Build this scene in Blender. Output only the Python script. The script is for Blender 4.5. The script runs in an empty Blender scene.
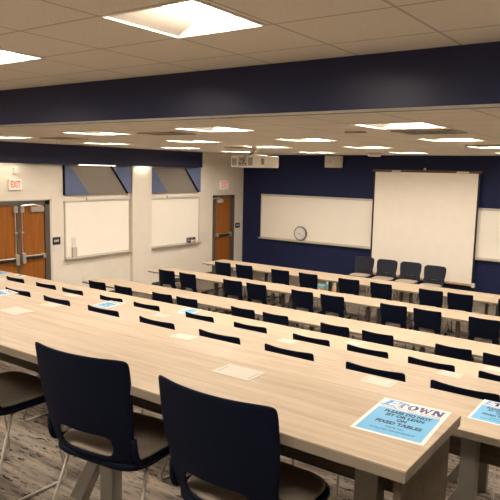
import bpy, bmesh, math, random
from mathutils import Vector, Matrix
random.seed(7)
PI = math.pi
C = bpy.context.scene.collection
CZ = 2.86                       # camera height above the main floor
XL, YF = -10.43, 14.2           # left wall, front wall
XR, YB = 2.2, -1.8              # right wall, back wall
ZF, ZC = 0.42 + CZ, 0.79 + CZ   # front ceiling, rear ceiling
YBH = 3.93                      # bulkhead
def Z(z): return z + CZ

# ------------------------------------------------------------------ materials
def nodes(name):
    m = bpy.data.materials.new(name); m.use_nodes = True
    nt = m.node_tree; b = nt.nodes['Principled BSDF']
    return m, nt, b
def N(nt, t, **kw):
    n = nt.nodes.new(t)
    for k, v in kw.items(): setattr(n, k, v)
    return n
def ramp(nt, stops):
    r = N(nt, 'ShaderNodeValToRGB'); e = r.color_ramp.elements
    while len(e) < len(stops): e.new(0.5)
    for el, (p, c) in zip(e, stops):
        el.position = p; el.color = (*c, 1)
    return r
def plain(name, col, rough=0.5, metal=0.0, spec=0.5, var=0.04, scale=20, emit=0):
    m, nt, b = nodes(name)
    tc = N(nt, 'ShaderNodeTexCoord'); no = N(nt, 'ShaderNodeTexNoise')
    no.inputs['Scale'].default_value = scale; no.inputs['Detail'].default_value = 3
    nt.links.new(tc.outputs['Object'], no.inputs['Vector'])
    lo = tuple(max(0, c*(1-var)) for c in col); hi = tuple(c*(1+var) for c in col)
    r = ramp(nt, [(0.3, lo), (0.7, hi)])
    nt.links.new(no.outputs['Fac'], r.inputs['Fac'])
    nt.links.new(r.outputs['Color'], b.inputs['Base Color'])
    b.inputs['Roughness'].default_value = rough; b.inputs['Metallic'].default_value = metal
    b.inputs['Specular IOR Level'].default_value = spec
    if emit:
        b.inputs['Emission Color'].default_value = (*col, 1); b.inputs['Emission Strength'].default_value = emit
    return m
def emitter(name, col, s):
    m, nt, b = nodes(name)
    b.inputs['Base Color'].default_value = (*col, 1)
    b.inputs['Emission Color'].default_value = (*col, 1); b.inputs['Emission Strength'].default_value = s
    return m
def wood(name, stops, scale=(1.3, 26, 26), rough=0.5, fine=0.3):
    m, nt, b = nodes(name)
    tc = N(nt, 'ShaderNodeTexCoord'); mp = N(nt, 'ShaderNodeMapping'); mp.inputs['Scale'].default_value = scale
    nt.links.new(tc.outputs['Object'], mp.inputs['Vector'])
    n1 = N(nt, 'ShaderNodeTexNoise'); n1.inputs['Scale'].default_value = 1.0; n1.inputs['Detail'].default_value = 6
    n1.inputs['Roughness'].default_value = 0.62; n1.inputs['Distortion'].default_value = 0.35
    nt.links.new(mp.outputs['Vector'], n1.inputs['Vector'])
    n2 = N(nt, 'ShaderNodeTexNoise'); n2.inputs['Scale'].default_value = 5.0; n2.inputs['Detail'].default_value = 3
    nt.links.new(mp.outputs['Vector'], n2.inputs['Vector'])
    mx = N(nt, 'ShaderNodeMix', data_type='FLOAT'); mx.inputs[0].default_value = fine
    nt.links.new(n1.outputs['Fac'], mx.inputs[2]); nt.links.new(n2.outputs['Fac'], mx.inputs[3])
    r = ramp(nt, stops); nt.links.new(mx.outputs[0], r.inputs['Fac'])
    nt.links.new(r.outputs['Color'], b.inputs['Base Color'])
    b.inputs['Roughness'].default_value = rough; b.inputs['Specular IOR Level'].default_value = 0.22
    return m
def carpet():
    m, nt, b = nodes('carpet')
    tc = N(nt, 'ShaderNodeTexCoord')
    def noise(scale, det, sc=1.0, rg=0.6):
        mp = N(nt, 'ShaderNodeMapping'); mp.inputs['Scale'].default_value = scale
        nt.links.new(tc.outputs['Object'], mp.inputs['Vector'])
        n = N(nt, 'ShaderNodeTexNoise'); n.inputs['Scale'].default_value = sc; n.inputs['Detail'].default_value = det
        n.inputs['Roughness'].default_value = rg
        nt.links.new(mp.outputs['Vector'], n.inputs['Vector']); return n
    a = noise((2.5, 26, 8), 5, 1.0, 0.5)
    base = ramp(nt, [(0.3, (0.067, 0.054, 0.043)), (0.47, (0.168, 0.138, 0.112)), (0.56, (0.222, 0.183, 0.148)), (0.72, (0.296, 0.241, 0.187))])
    nt.links.new(a.outputs['Fac'], base.inputs['Fac'])
    d = noise((13, 48, 10), 6, 1.0, 0.65)
    dark = ramp(nt, [(0.415, (1, 1, 1)), (0.435, (0, 0, 0))])
    nt.links.new(d.outputs['Fac'], dark.inputs['Fac'])
    big = noise((1.2, 2.5, 2), 2)
    bm_ = ramp(nt, [(0.35, (0.4, 0.4, 0.4)), (0.5, (1, 1, 1))]); nt.links.new(big.outputs['Fac'], bm_.inputs['Fac'])
    mul = N(nt, 'ShaderNodeMath', operation='MULTIPLY'); nt.links.new(dark.outputs['Color'], mul.inputs[0]); nt.links.new(bm_.outputs['Color'], mul.inputs[1])
    mx = N(nt, 'ShaderNodeMix', data_type='RGBA'); nt.links.new(mul.outputs[0], mx.inputs[0])
    nt.links.new(base.outputs['Color'], mx.inputs[6]); mx.inputs[7].default_value = (0.012, 0.012, 0.014, 1)
    g = noise((5, 34, 10), 4); gr = ramp(nt, [(0.62, (0, 0, 0)), (0.68, (1, 1, 1))]); nt.links.new(g.outputs['Fac'], gr.inputs['Fac'])
    m2 = N(nt, 'ShaderNodeMath', operation='MULTIPLY'); m2.inputs[1].default_value = 0.6; nt.links.new(gr.outputs['Color'], m2.inputs[0])
    mx2 = N(nt, 'ShaderNodeMix', data_type='RGBA'); nt.links.new(m2.outputs[0], mx2.inputs[0])
    nt.links.new(mx.outputs[2], mx2.inputs[6]); mx2.inputs[7].default_value = (0.38, 0.25, 0.11, 1)
    nt.links.new(mx2.outputs[2], b.inputs['Base Color'])
    b.inputs['Roughness'].default_value = 0.95; b.inputs['Specular IOR Level'].default_value = 0.1
    bp = N(nt, 'ShaderNodeBump'); bp.inputs['Strength'].default_value = 0.3; bp.inputs['Distance'].default_value = 0.004
    nt.links.new(d.outputs['Fac'], bp.inputs['Height']); nt.links.new(bp.outputs['Normal'], b.inputs['Normal'])
    return m
def ceiling_mat(name, x0, px, y0, py, col):
    m, nt, b = nodes(name)
    tc = N(nt, 'ShaderNodeTexCoord'); sp = N(nt, 'ShaderNodeSeparateXYZ'); nt.links.new(tc.outputs['Object'], sp.inputs[0])
    outs = []
    for ax, o, p in (('X', x0, px), ('Y', y0, py)):
        s = N(nt, 'ShaderNodeMath', operation='SUBTRACT'); nt.links.new(sp.outputs[ax], s.inputs[0]); s.inputs[1].default_value = o
        w = N(nt, 'ShaderNodeMath', operation='PINGPONG'); nt.links.new(s.outputs[0], w.inputs[0]); w.inputs[1].default_value = p/2
        l = N(nt, 'ShaderNodeMath', operation='LESS_THAN'); nt.links.new(w.outputs[0], l.inputs[0]); l.inputs[1].default_value = 0.009
        outs.append(l)
    # pingpong touches zero once per period p
    mxm = N(nt, 'ShaderNodeMath', operation='MAXIMUM'); nt.links.new(outs[0].outputs[0], mxm.inputs[0]); nt.links.new(outs[1].outputs[0], mxm.inputs[1])
    no = N(nt, 'ShaderNodeTexNoise'); no.inputs['Scale'].default_value = 60; no.inputs['Detail'].default_value = 4
    nt.links.new(tc.outputs['Object'], no.inputs['Vector'])
    r = ramp(nt, [(0.3, tuple(c*0.93 for c in col)), (0.7, tuple(c*1.05 for c in col))]); nt.links.new(no.outputs['Fac'], r.inputs['Fac'])
    mx = N(nt, 'ShaderNodeMix', data_type='RGBA'); nt.links.new(mxm.outputs[0], mx.inputs[0])
    nt.links.new(r.outputs['Color'], mx.inputs[6]); mx.inputs[7].default_value = (col[0]*0.62, col[1]*0.62, col[2]*0.62, 1)
    nt.links.new(mx.outputs[2], b.inputs['Base Color']); b.inputs['Roughness'].default_value = 0.9; b.inputs['Specular IOR Level'].default_value = 0.15
    return m

M = {}
M['wall'] = plain('cream_wall_paint', (0.76, 0.69, 0.59), 0.8, var=0.02, scale=6)
M['wall_pale'] = plain('pale_wall_paint', (0.80, 0.76, 0.69), 0.8, var=0.02, scale=6)  # unseen right and back walls, made paler to bounce more light
M['deck'] = plain('grey_deck', (0.4, 0.38, 0.35), 0.8)
M['navy'] = plain('navy_wall_paint', (0.0125, 0.018, 0.064), 0.6, var=0.05, scale=5, spec=0.2)
M['navy_gloss'] = plain('navy_bulkhead_paint', (0.020, 0.025, 0.074), 0.36, var=0.06, scale=4, spec=0.28)
M['table'] = wood('maple_laminate', [(0.30, (0.330, 0.242, 0.164)), (0.46, (0.413, 0.319, 0.227)), (0.56, (0.450, 0.357, 0.263)), (0.72, (0.495, 0.404, 0.307))])
M['table_far'] = wood('pale_maple_laminate', [(0.30, (0.387, 0.294, 0.199)), (0.5, (0.445, 0.349, 0.247)), (0.72, (0.488, 0.390, 0.287))])
M['edge'] = wood('grey_oak_edge_band', [(0.3, (0.180, 0.150, 0.116)), (0.5, (0.228, 0.190, 0.147)), (0.7, (0.275, 0.235, 0.184))], rough=0.5)  # shade on the table rims put into a darker, greyer colour
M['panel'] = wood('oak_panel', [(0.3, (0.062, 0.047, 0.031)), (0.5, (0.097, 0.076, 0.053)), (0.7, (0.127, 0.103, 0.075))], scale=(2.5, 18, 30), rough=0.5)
M['door'] = wood('cherry_door_veneer', [(0.28, (0.196, 0.061, 0.011)), (0.5, (0.287, 0.097, 0.018)), (0.72, (0.368, 0.138, 0.031))], scale=(22, 22, 1.2), rough=0.4)
M['shell'] = plain('navy_black_plastic', (0.0035, 0.0058, 0.0165), 0.6, var=0.08, scale=60, spec=0.10)
M['shell_grey'] = plain('charcoal_upholstery', (0.021, 0.023, 0.036), 0.75, var=0.12, scale=90, spec=0.2)  # navy lightened: the light these backs face is put into the colour
M['seat'] = plain('taupe_vinyl', (0.30, 0.245, 0.19), 0.45, var=0.06, scale=40, spec=0.4)
M['seat_pale'] = plain('pale_taupe_vinyl', (0.44, 0.37, 0.30), 0.4, var=0.06, scale=40, spec=0.4)  # seat vinyl with the light it reflects put into a paler colour
M['wire'] = plain('satin_nickel_rod', (0.36, 0.32, 0.265), 0.45, metal=0.2, var=0.03)
M['leg'] = plain('grey_beige_powder_coat', (0.22, 0.20, 0.172), 0.45, metal=0.2, var=0.03)
M['dark_leg'] = plain('dark_grey_steel', (0.13, 0.115, 0.095), 0.45, metal=0.3, var=0.05)
M['black'] = plain('black_rubber', (0.012, 0.012, 0.013), 0.5, var=0.05)
M['board'] = plain('whiteboard_enamel', (0.93, 0.87, 0.77), 0.25, var=0.01, scale=3)
M['screen'] = plain('projection_screen_cloth', (0.93, 0.85, 0.745), 0.85, var=0.015, scale=5)
M['alu'] = plain('brushed_aluminium', (0.60, 0.56, 0.48), 0.38, metal=0.55, var=0.03)
M['silver'] = plain('satin_silver_hardware', (0.62, 0.58, 0.50), 0.3, metal=0.75, var=0.03)
M['frame'] = plain('grey_brown_door_frame', (0.085, 0.075, 0.062), 0.45, var=0.05)
M['base'] = plain('dark_grey_rubber_base', (0.06, 0.055, 0.05), 0.6, var=0.05)
M['white'] = plain('white_plastic', (0.74, 0.69, 0.61), 0.45, var=0.015)
M['red'] = plain('red_exit_letters', (0.80, 0.07, 0.03), 0.5, var=0.02, emit=0.5)
M['exit_face'] = plain('exit_sign_face', (0.80, 0.74, 0.66), 0.5, var=0.01, emit=0.15)
M['blue_felt'] = plain('blue_acoustic_felt', (0.13, 0.16, 0.275), 0.9, var=0.10, scale=120, spec=0.1)
M['navy_felt'] = plain('navy_acoustic_felt_edge', (0.010, 0.012, 0.026), 0.9, var=0.08, scale=120, spec=0.1)  # side shadow of the blue felt pieces, painted as near-black sides
M['grey_felt'] = plain('grey_acoustic_felt', (0.235, 0.205, 0.175), 0.9, var=0.12, scale=120, spec=0.1)
M['vent'] = plain('dark_vent_slot', (0.09, 0.08, 0.07), 0.7, var=0.05)
M['vent_grey'] = plain('tan_grey_vent', (0.40, 0.36, 0.30), 0.7, var=0.05)
M['trim_metal'] = plain('white_trim_metal', (0.66, 0.60, 0.51), 0.4, var=0.01)
M['paper'] = plain('laminated_white_paper', (0.72, 0.67, 0.63), 0.45, var=0.01)
M['card'] = plain('cream_card', (0.50, 0.45, 0.37), 0.5, var=0.015)
M['ink'] = plain('grey_ink', (0.25, 0.22, 0.2), 0.6)
M['sign_blue'] = plain('sky_blue_print', (0.13, 0.40, 0.66), 0.45, var=0.02)
M['logo_blue'] = plain('light_blue_logo', (0.11, 0.30, 0.62), 0.5, var=0.02)
M['logo_navy'] = plain('navy_purple_logo', (0.045, 0.040, 0.17), 0.25, var=0.02)
M['text'] = plain('dark_print', (0.008, 0.016, 0.035), 0.6, var=0.02)
M['batten'] = plain('tan_wood_batten', (0.50, 0.33, 0.17), 0.5, var=0.06)
M['brown'] = plain('dark_brown_case', (0.10, 0.055, 0.035), 0.45, var=0.06)
M['clock_face'] = plain('clock_face_grey', (0.78, 0.76, 0.74), 0.4, var=0.02)
M['clock_rim'] = plain('olive_grey_rim', (0.17, 0.16, 0.125), 0.35, var=0.04)
M['teal'] = plain('teal_plastic', (0.20, 0.42, 0.45), 0.4, var=0.05)
M['orange'] = plain('tan_orange_board', (0.62, 0.33, 0.12), 0.6, var=0.08)
M['peach'] = plain('peach_paper', (0.72, 0.50, 0.33), 0.6, var=0.05)
M['carpet'] = carpet()
CEIL = (0.74, 0.69, 0.615)
M['ceil_near'] = ceiling_mat('ceiling_tile_rear', -2.64, 0.70, 2.89, 0.62, CEIL)
M['ceil_far'] = ceiling_mat('ceiling_tile_front', -2.53, 0.66, 5.53, 0.62, CEIL)
M['lamp'] = emitter('lamp_diffuser', (1.0, 0.905, 0.78), 76.0)
M['lamp_rear'] = emitter('lamp_diffuser_rear', (1.0, 0.905, 0.78), 72.0)
M['wing'] = plain('lamp_reflector', (0.26, 0.225, 0.185), 0.5, var=0.01)
M['washer'] = emitter('washer_glow', (1.0, 0.90, 0.72), 5.0)

# ------------------------------------------------------------------ mesh helpers
def box(bm, x0, x1, y0, y1, z0, z1, mat=None):
    vs = [bm.verts.new(p) for p in ((x0,y0,z0),(x1,y0,z0),(x1,y1,z0),(x0,y1,z0),(x0,y0,z1),(x1,y0,z1),(x1,y1,z1),(x0,y1,z1))]
    if mat is not None:
        for v in vs: v.co = mat @ v.co
    for f in ((0,3,2,1),(4,5,6,7),(0,1,5,4),(1,2,6,5),(2,3,7,6),(3,0,4,7)): bm.faces.new([vs[i] for i in f])
    return bm
def tube(bm, pts, r, n=8):
    pts = [Vector(p) for p in pts]; rings = []
    for i, p in enumerate(pts):
        a = pts[max(i-1, 0)]; b = pts[min(i+1, len(pts)-1)]
        t = (b-a).normalized()
        ref = Vector((1,0,0)) if abs(t.x) < 0.8 else Vector((0,0,1))
        u = t.cross(ref).normalized(); w = t.cross(u).normalized()
        rings.append([bm.verts.new(p + r*(math.cos(2*PI*k/n)*u + math.sin(2*PI*k/n)*w)) for k in range(n)])
    for A, B in zip(rings, rings[1:]):
        for k in range(n): bm.faces.new((A[k], A[(k+1)%n], B[(k+1)%n], B[k]))
    bm.faces.new(rings[0][::-1]); bm.faces.new(rings[-1])
    return bm
def rounded(pts, r=0.04, n=4):
    pts = [Vector(p) for p in pts]; out = [pts[0]]
    for a, p, b in zip(pts, pts[1:], pts[2:]):
        d1 = (a-p); d2 = (b-p); rr = min(r, d1.length*0.45, d2.length*0.45)
        s = p + d1.normalized()*rr; e = p + d2.normalized()*rr
        for i in range(n+1):
            t = i/n; out.append(s*(1-t)**2 + p*2*t*(1-t) + e*t*t)
    out.append(pts[-1]); return out
def cyl(bm, c, axis, r, h, n=20, r2=None):
    c = Vector(c); t = Vector(axis).normalized(); r2 = r if r2 is None else r2
    ref = Vector((1,0,0)) if abs(t.x) < 0.8 else Vector((0,0,1))
    u = t.cross(ref).normalized(); w = t.cross(u).normalized()
    A = [bm.verts.new(c - t*h/2 + r*(math.cos(2*PI*k/n)*u + math.sin(2*PI*k/n)*w)) for k in range(n)]
    B = [bm.verts.new(c + t*h/2 + r2*(math.cos(2*PI*k/n)*u + math.sin(2*PI*k/n)*w)) for k in range(n)]
    for k in range(n): bm.faces.new((A[k], A[(k+1)%n], B[(k+1)%n], B[k]))
    bm.faces.new(A[::-1]); bm.faces.new(B)
    return bm
def prism(bm, poly, d, f):
    """poly: 2D points, f(u,v,w)->3D, extruded w in 0..d"""
    A = [bm.verts.new(f(u, v, 0)) for u, v in poly]; B = [bm.verts.new(f(u, v, d)) for u, v in poly]
    n = len(poly)
    for k in range(n): bm.faces.new((A[k], A[(k+1)%n], B[(k+1)%n], B[k]))
    bm.faces.new(A[::-1]); bm.faces.new(B)
    return bm
def B_(): return bmesh.new()
def bx(*a): return box(B_(), *a)
def link(name, me, mat, parent=None):
    o = bpy.data.objects.new(name, me); C.objects.link(o)
    if mat is not None:
        me.materials.clear(); me.materials.append(mat)
    if parent is not None: o.parent = parent
    return o
def obj(name, bm, mat, parent=None, bevel=0, smooth=False, seg=2):
    bmesh.ops.recalc_face_normals(bm, faces=bm.faces)
    if bevel:
        bmesh.ops.bevel(bm, geom=[e for e in bm.edges if len(e.link_faces) == 2 and e.calc_face_angle(0) > 0.6], offset=bevel, segments=seg, affect='EDGES', profile=0.6)
    me = bpy.data.meshes.new(name); bm.to_mesh(me); bm.free()
    if smooth:
        for p in me.polygons: p.use_smooth = True
    return link(name, me, M[mat], parent)
def tag(o, label, cat, group=None, kind=None):
    o['label'] = label; o['category'] = cat
    if group: o['group'] = group
    if kind: o['kind'] = kind
    return o
def thing(name, label, cat, loc=(0,0,0), rz=0, group=None):
    o = bpy.data.objects.new(name, None); C.objects.link(o); o.empty_display_size = 0.1
    o.location = loc; o.rotation_euler = (0, 0, rz)
    return tag(o, label, cat, group)
def struct(name, bm, mat, parent=None, bevel=0):
    o = obj(name, bm, mat, parent, bevel)
    if parent is None: o['kind'] = 'structure'
    return o
KIDS = {}
def copy_tree(o, parent=None):
    c = o.copy(); C.objects.link(c)
    if parent is not None: c.parent = parent
    for ch in [x for x in bpy.data.objects if x.parent == o]: copy_tree(ch, c)
    return c
def dup(root, loc, rz, label, group=None):
    r = copy_tree(root); r.location = loc; r.rotation_euler = (0, 0, rz); r['label'] = label
    if group: r['group'] = group
    return r
def baked(o):
    dg = bpy.context.evaluated_depsgraph_get()
    me = bpy.data.meshes.new_from_object(o.evaluated_get(dg)); old = o.data
    o.modifiers.clear(); o.data = me
    return o
def text(name, s, size, mat, parent, loc, rot=(0,0,0), align='CENTER', width=None, extrude=0.0004, bold=0.0):
    cu = bpy.data.curves.new(name, 'FONT'); cu.body = s; cu.size = size; cu.align_x = align; cu.align_y = 'CENTER'
    cu.extrude = extrude; cu.offset = bold; cu.resolution_u = 3
    t = bpy.data.objects.new(name, cu); C.objects.link(t)
    dg = bpy.context.evaluated_depsgraph_get(); me = bpy.data.meshes.new_from_object(t.evaluated_get(dg))
    bpy.data.objects.remove(t); bpy.data.curves.remove(cu)
    if width:
        xs = [v.co.x for v in me.vertices]; k = width/(max(xs)-min(xs))
        for v in me.vertices: v.co.x *= k
    o = link(name, me, M[mat], parent); o.location = loc; o.rotation_euler = rot
    return o
RX = (PI/2, 0, PI/2)      # flat lettering turned to face +X

# ------------------------------------------------------------------ room shell
struct('floor', bx(XL-0.2, XR+0.2, YB-0.2, YF+0.2, -0.12, 0), 'carpet')
TIER = {1: -1.45, 2: -1.80, 3: -2.155, 4: -2.507}   # platform tops relative to the camera
EDGE = {1: 1.97, 2: 3.10, 3: 4.55, 4: 6.02}
for k in (4, 3, 2, 1):
    lo = 0.0 if k == 4 else Z(TIER[k+1])
    struct('floor_tier', bx(XL+0.002, XR, YB, EDGE[k], lo, Z(TIER[k])), 'carpet')
struct('wall_left', bx(XL-0.15, XL, YB-0.2, YF+0.2, 0, ZC+0.2), 'wall')
struct('wall_front', bx(XL, XR, YF, YF+0.15, 0, ZF+0.2), 'navy')
struct('wall_right', bx(XR, XR+0.15, YB-0.2, YF+0.2, 0, ZC+0.2), 'wall_pale')
struct('wall_back', bx(XL, XR, YB-0.15, YB, 0, ZC+0.2), 'wall_pale')
struct('trim_bulkhead', bx(XL, XR, YBH, YBH+0.14, ZF-0.004, ZC), 'navy_gloss')
struct('trim_bulkhead_edge', bx(XL, XR, YBH-0.006, YBH+0.002, ZF-0.012, ZF+0.006), 'vent_grey')
struct('trim_soffit', bx(XL, XL+0.13, YBH+0.14, 12.23, Z(0.032), ZF), 'navy_gloss')
struct('trim_column', bx(XL, XL+0.09, 9.83, 10.44, 0, Z(0.032)), 'wall')
struct('baseboard_left', bx(XL, XL+0.012, 7.75, 12.83, 0, 0.10), 'base')
struct('baseboard_front', bx(XL, XR, YF-0.012, YF, 0, 0.12), 'base')

# ceilings with openings cut for the recessed lights
LN = 0.33
near_lights = [(-2.31, 2.58, 'the big bright one nearest the camera, right of centre at the top'), (-4.31, 2.60, 'cut by the left edge of the photo, ahead of the navy bulkhead')]
near_off = [(-0.2, 2.58), (-6.5, 2.58), (-8.6, 2.58), (-2.31, 0.1), (-4.39, 0.1), (-6.5, 0.1), (-0.2, 0.1)]
far_lights = [
 (-2.17, 5.30, 'front-room'), (-4.17, 5.14, ''), (-6.17, 5.24, ''), (-8.62, 5.50, ''),
 (-2.45, 7.62, ''), (-4.28, 7.26, ''), (-6.32, 7.28, ''), (-8.70, 7.62, ''),
 (-2.50, 9.75, ''), (-4.48, 9.62, ''), (-6.32, 9.30, ''), (-8.62, 9.55, ''),
 (-4.80, 12.25, ''), (-6.88, 12.1, ''), (-8.83, 11.75, '')]
far_off = [(-2.75, 12.4), (-0.3, 5.3), (-0.3, 7.5), (-0.3, 9.7), (-0.5, 12.3)]
def ceiling(name, x0, x1, y0, y1, z, holes, mat):
    H = [(x-LN, x+LN, y-LN*0.94, y+LN*0.94) for x, y in holes]
    xs = sorted({x0, x1} | {h[0] for h in H} | {h[1] for h in H}); ys = sorted({y0, y1} | {h[2] for h in H} | {h[3] for h in H})
    bm = B_(); V = {}
    def v(i, j):
        if (i, j) not in V: V[i, j] = bm.verts.new((xs[i], ys[j], z))
        return V[i, j]
    for i in range(len(xs)-1):
        for j in range(len(ys)-1):
            cx, cy = (xs[i]+xs[i+1])/2, (ys[j]+ys[j+1])/2
            if any(h[0] < cx < h[1] and h[2] < cy < h[3] for h in H): continue
            bm.faces.new((v(i,j), v(i,j+1), v(i+1,j+1), v(i+1,j)))
    me = bpy.data.meshes.new(name); bm.to_mesh(me); bm.free()
    o = link(name, me, M[mat]); o['kind'] = 'structure'
    struct('ceiling_deck', bx(x0, x1, y0, y1, z+0.16, z+0.22), 'deck')
    return o
ceiling('ceiling', XL, XR, YB, YBH, ZC, [(a, b) for a, b, _ in near_lights] + near_off, 'ceil_near')
ceiling('ceiling_front', XL, XR, YBH+0.14, YF, ZF, [(a, b) for a, b, _ in far_lights] + far_off, 'ceil_far')

def make_light(x, y, z, label, group, lamp='lamp'):
    t = thing('ceiling_light', label, 'ceiling light', (x, y, z), 0, group)
    w, d = LN, LN*0.94
    fr = B_()
    for a in ((-w-0.006, -w+0.018, -d, d), (w-0.018, w+0.006, -d, d), (-w, w, -d-0.006, -d+0.018), (-w, w, d-0.018, d+0.006)):
        box(fr, *a, -0.006, 0.008)
    obj('trim_frame', fr, 'trim_metal', t)
    for s in (-1, 1):                         # sloped reflector wings either side of the lamp
        b = B_(); prof = [(s*(w-0.018), 0.004), (s*0.115, 0.105), (s*0.115, 0.115), (s*(w-0.018), 0.012)]
        prism(b, prof, 2*d-0.03, lambda u, v, q: (u, -d+0.015+q, v)); obj('reflector', b, 'wing', t)
    for s in (-1, 1): obj('end_plate', bx(-w+0.018, w-0.018, s*(d-0.016)-0.003, s*(d-0.016)+0.003, 0.0, 0.12), 'wing', t)
    b = B_(); pr = [(-0.13, 0.10)] + [(-0.13+0.26*i/8, 0.10-0.055*math.sin(PI*i/8)) for i in range(1, 8)] + [(0.13, 0.10), (0.13, 0.112), (-0.13, 0.112)]
    prism(b, pr, 2*d-0.04, lambda u, v, q: (u, -d+0.02+q, v)); obj('diffuser', b, lamp, t)
    return t
L0 = make_light(near_lights[0][0], near_lights[0][1], ZC, 'large square ceiling light nearest the camera, at the top of the photo', 'recessed ceiling lights of the rear ceiling', 'lamp_rear')
dup(L0, (*near_lights[1][:2], ZC), 0, 'square ceiling light cut by the left edge, on the rear ceiling above the bulkhead')
for a, b in near_off: dup(L0, (a, b, ZC), 0, 'square ceiling light on the rear ceiling outside the picture')
rown = ['first row beyond the bulkhead', 'second row beyond the bulkhead', 'third row beyond the bulkhead', 'row closest to the front wall']
ordn = {4: ['rightmost', 'second from right', 'second from left', 'leftmost'], 3: ['rightmost', 'middle', 'leftmost']}
idx = 0; LF = None
for r, cnt in enumerate((4, 4, 4, 3)):
    for k in range(cnt):
        a, b, _ = far_lights[idx]; idx += 1
        lab = 'square recessed ceiling light, %s in the %s' % (ordn[cnt][k], rown[r])
        if LF is None: LF = make_light(a, b, ZF, lab, 'recessed ceiling lights of the front ceiling')
        else: dup(LF, (a, b, ZF), 0, lab)
for a, b in far_off: dup(LF, (a, b, ZF), 0, 'square ceiling light on the front ceiling outside the picture', 'recessed ceiling lights of the front ceiling')

# ceiling vents
def make_vent(x, y, label, w=0.30, d=0.30):
    t = thing('ceiling_vent', label, 'vent', (x, y, ZF-0.001), 0, 'air vents in the front ceiling')
    f = B_()
    for a in ((-w, -w+0.03, -d, d), (w-0.03, w, -d, d), (-w, w, -d, -d+0.03), (-w, w, d-0.03, d)): box(f, *a, -0.012, 0)
    obj('vent_frame', f, 'vent_grey', t)
    obj('backing', bx(-w+0.03, w-0.03, -d+0.03, d-0.03, -0.003, 0), 'vent', t)
    s = B_(); n = 7
    for i in range(n):
        xx = -w+0.05 + (2*w-0.1)*i/(n-1); box(s, xx-0.008, xx+0.008, -d+0.03, d-0.03, -0.010, -0.004)
    obj('slats', s, 'vent_grey', t)
    return t
make_vent(-2.2, 6.12, 'dark slatted air vent beside the rightmost light of the first front row', 0.3, 0.26)
make_vent(-2.42, 9.15, 'dark air vent beside the rightmost light of the third row', 0.26, 0.2)
make_vent(-7.85, 6.05, 'dark air vent in the ceiling above the double door', 0.3, 0.22)
make_vent(-5.25, 5.55, 'dark air vent between the two middle lights of the first row', 0.3, 0.2)
make_vent(-6.95, 9.45, 'dark air vent above the projector', 0.3, 0.22)
make_vent(-2.92, 5.93, 'small dark slot vent left of the rightmost first-row light', 0.10, 0.05)

# lamps under the soffit that wash the left wall
def make_washer(y, label, L=0.5):
    t = thing('wall_washer_light', label, 'wall light', (XL+0.175, y, Z(0.032)), 0, 'wall lights under the soffit')
    obj('housing', bx(-0.02, 0.02, -L, L, -0.004, 0.012), 'trim_metal', t)
    obj('lens', bx(-0.016, 0.016, -L+0.02, L-0.02, -0.012, -0.004), 'washer', t)
    return t
make_washer(8.75, 'thin bright light strip under the soffit above the larger acoustic panel')
for y_, L_ in ((6.6, 0.8), (10.13, 0.45)):
    la = bpy.data.lights.new('soffit_lamp', 'AREA'); la.shape = 'RECTANGLE'; la.size = 0.04; la.size_y = L_; la.energy = 2.5*L_; la.color = (1.0, 0.88, 0.70)
    lo_ = bpy.data.objects.new('soffit_lamp', la); C.objects.link(lo_); lo_.location = (XL+0.19, y_, Z(0.030)); lo_.rotation_euler = (0, 0.25, 0)

# ------------------------------------------------------------------ left wall: doors, boards, panels, signs
def lbox(bm, y0, y1, z0, z1, d0, d1): return box(bm, XL+d0, XL+d1, y0, y1, z0, z1)
def panic_bar(par, y0, y1, z, latch_y, latch_w=0.075):
    b = B_(); tube(b, [(XL+0.085, y0, z), (XL+0.085, y1, z)], 0.026, 10); obj('push_bar', b, 'black', par, smooth=True)
    s = B_(); 
    tube(s, [(XL+0.085, y0, z+0.034), (XL+0.085, y1, z+0.034)], 0.012, 8)
    lh = 0.10 if latch_w > 0.06 else 0.06
    lbox(s, latch_y-latch_w/2, latch_y+latch_w/2, z-lh, z+lh, 0.03, 0.12)
    far = y1 if abs(latch_y-y0) < abs(latch_y-y1) else y0
    lbox(s, far-0.03, far+0.03, z-0.04, z+0.05, 0.03, 0.115)
    obj('latch_case', s, 'silver', par, bevel=0.006)
def closer(par, y0, y1, z0, z1):
    b = B_(); lbox(b, y0, y1, z0, z1, 0.03, 0.09); obj('door_closer', b, 'silver', par, bevel=0.006)
    a = B_(); tube(a, rounded([(XL+0.10, y1-0.05, z1), (XL+0.12, (y0+y1)/2-0.12, z1+0.05), (XL+0.09, y0-0.22, z1+0.03)], 0.03), 0.012, 8); obj('closer_arm', a, 'silver', par)
DT = Z(-0.765)   # head of door leaves
d1 = obj('door_1', lbox(B_(), 5.98, 6.885, 0.01, DT, 0.0, 0.035), 'door'); d1['kind'] = 'structure'
d2 = obj('door_2', lbox(B_(), 6.945, 7.50, 0.01, DT, 0.0, 0.035), 'door'); d2['kind'] = 'structure'
f = B_(); lbox(f, 5.86, 5.97, 0, Z(-0.68), 0, 0.06); lbox(f, 7.505, 7.62, 0, Z(-0.68), 0, 0.06); lbox(f, 5.86, 7.62, DT+0.004, Z(-0.68), 0, 0.06)
struct('trim_door_frame', f, 'frame')
f = B_(); lbox(f, 6.888, 6.942, 0.0, DT, 0, 0.045); struct('trim_door_mullion', f, 'frame')
f = B_(); lbox(f, 7.622, 7.70, 0, Z(-0.66), 0, 0.02); lbox(f, 5.8, 7.70, Z(-0.677), Z(-0.655), 0, 0.02); struct('trim_door_surround', f, 'trim_metal')
panic_bar(d1, 6.05, 6.82, Z(-1.80), 6.845); panic_bar(d2, 6.99, 7.44, Z(-1.78), 6.985)
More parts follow.
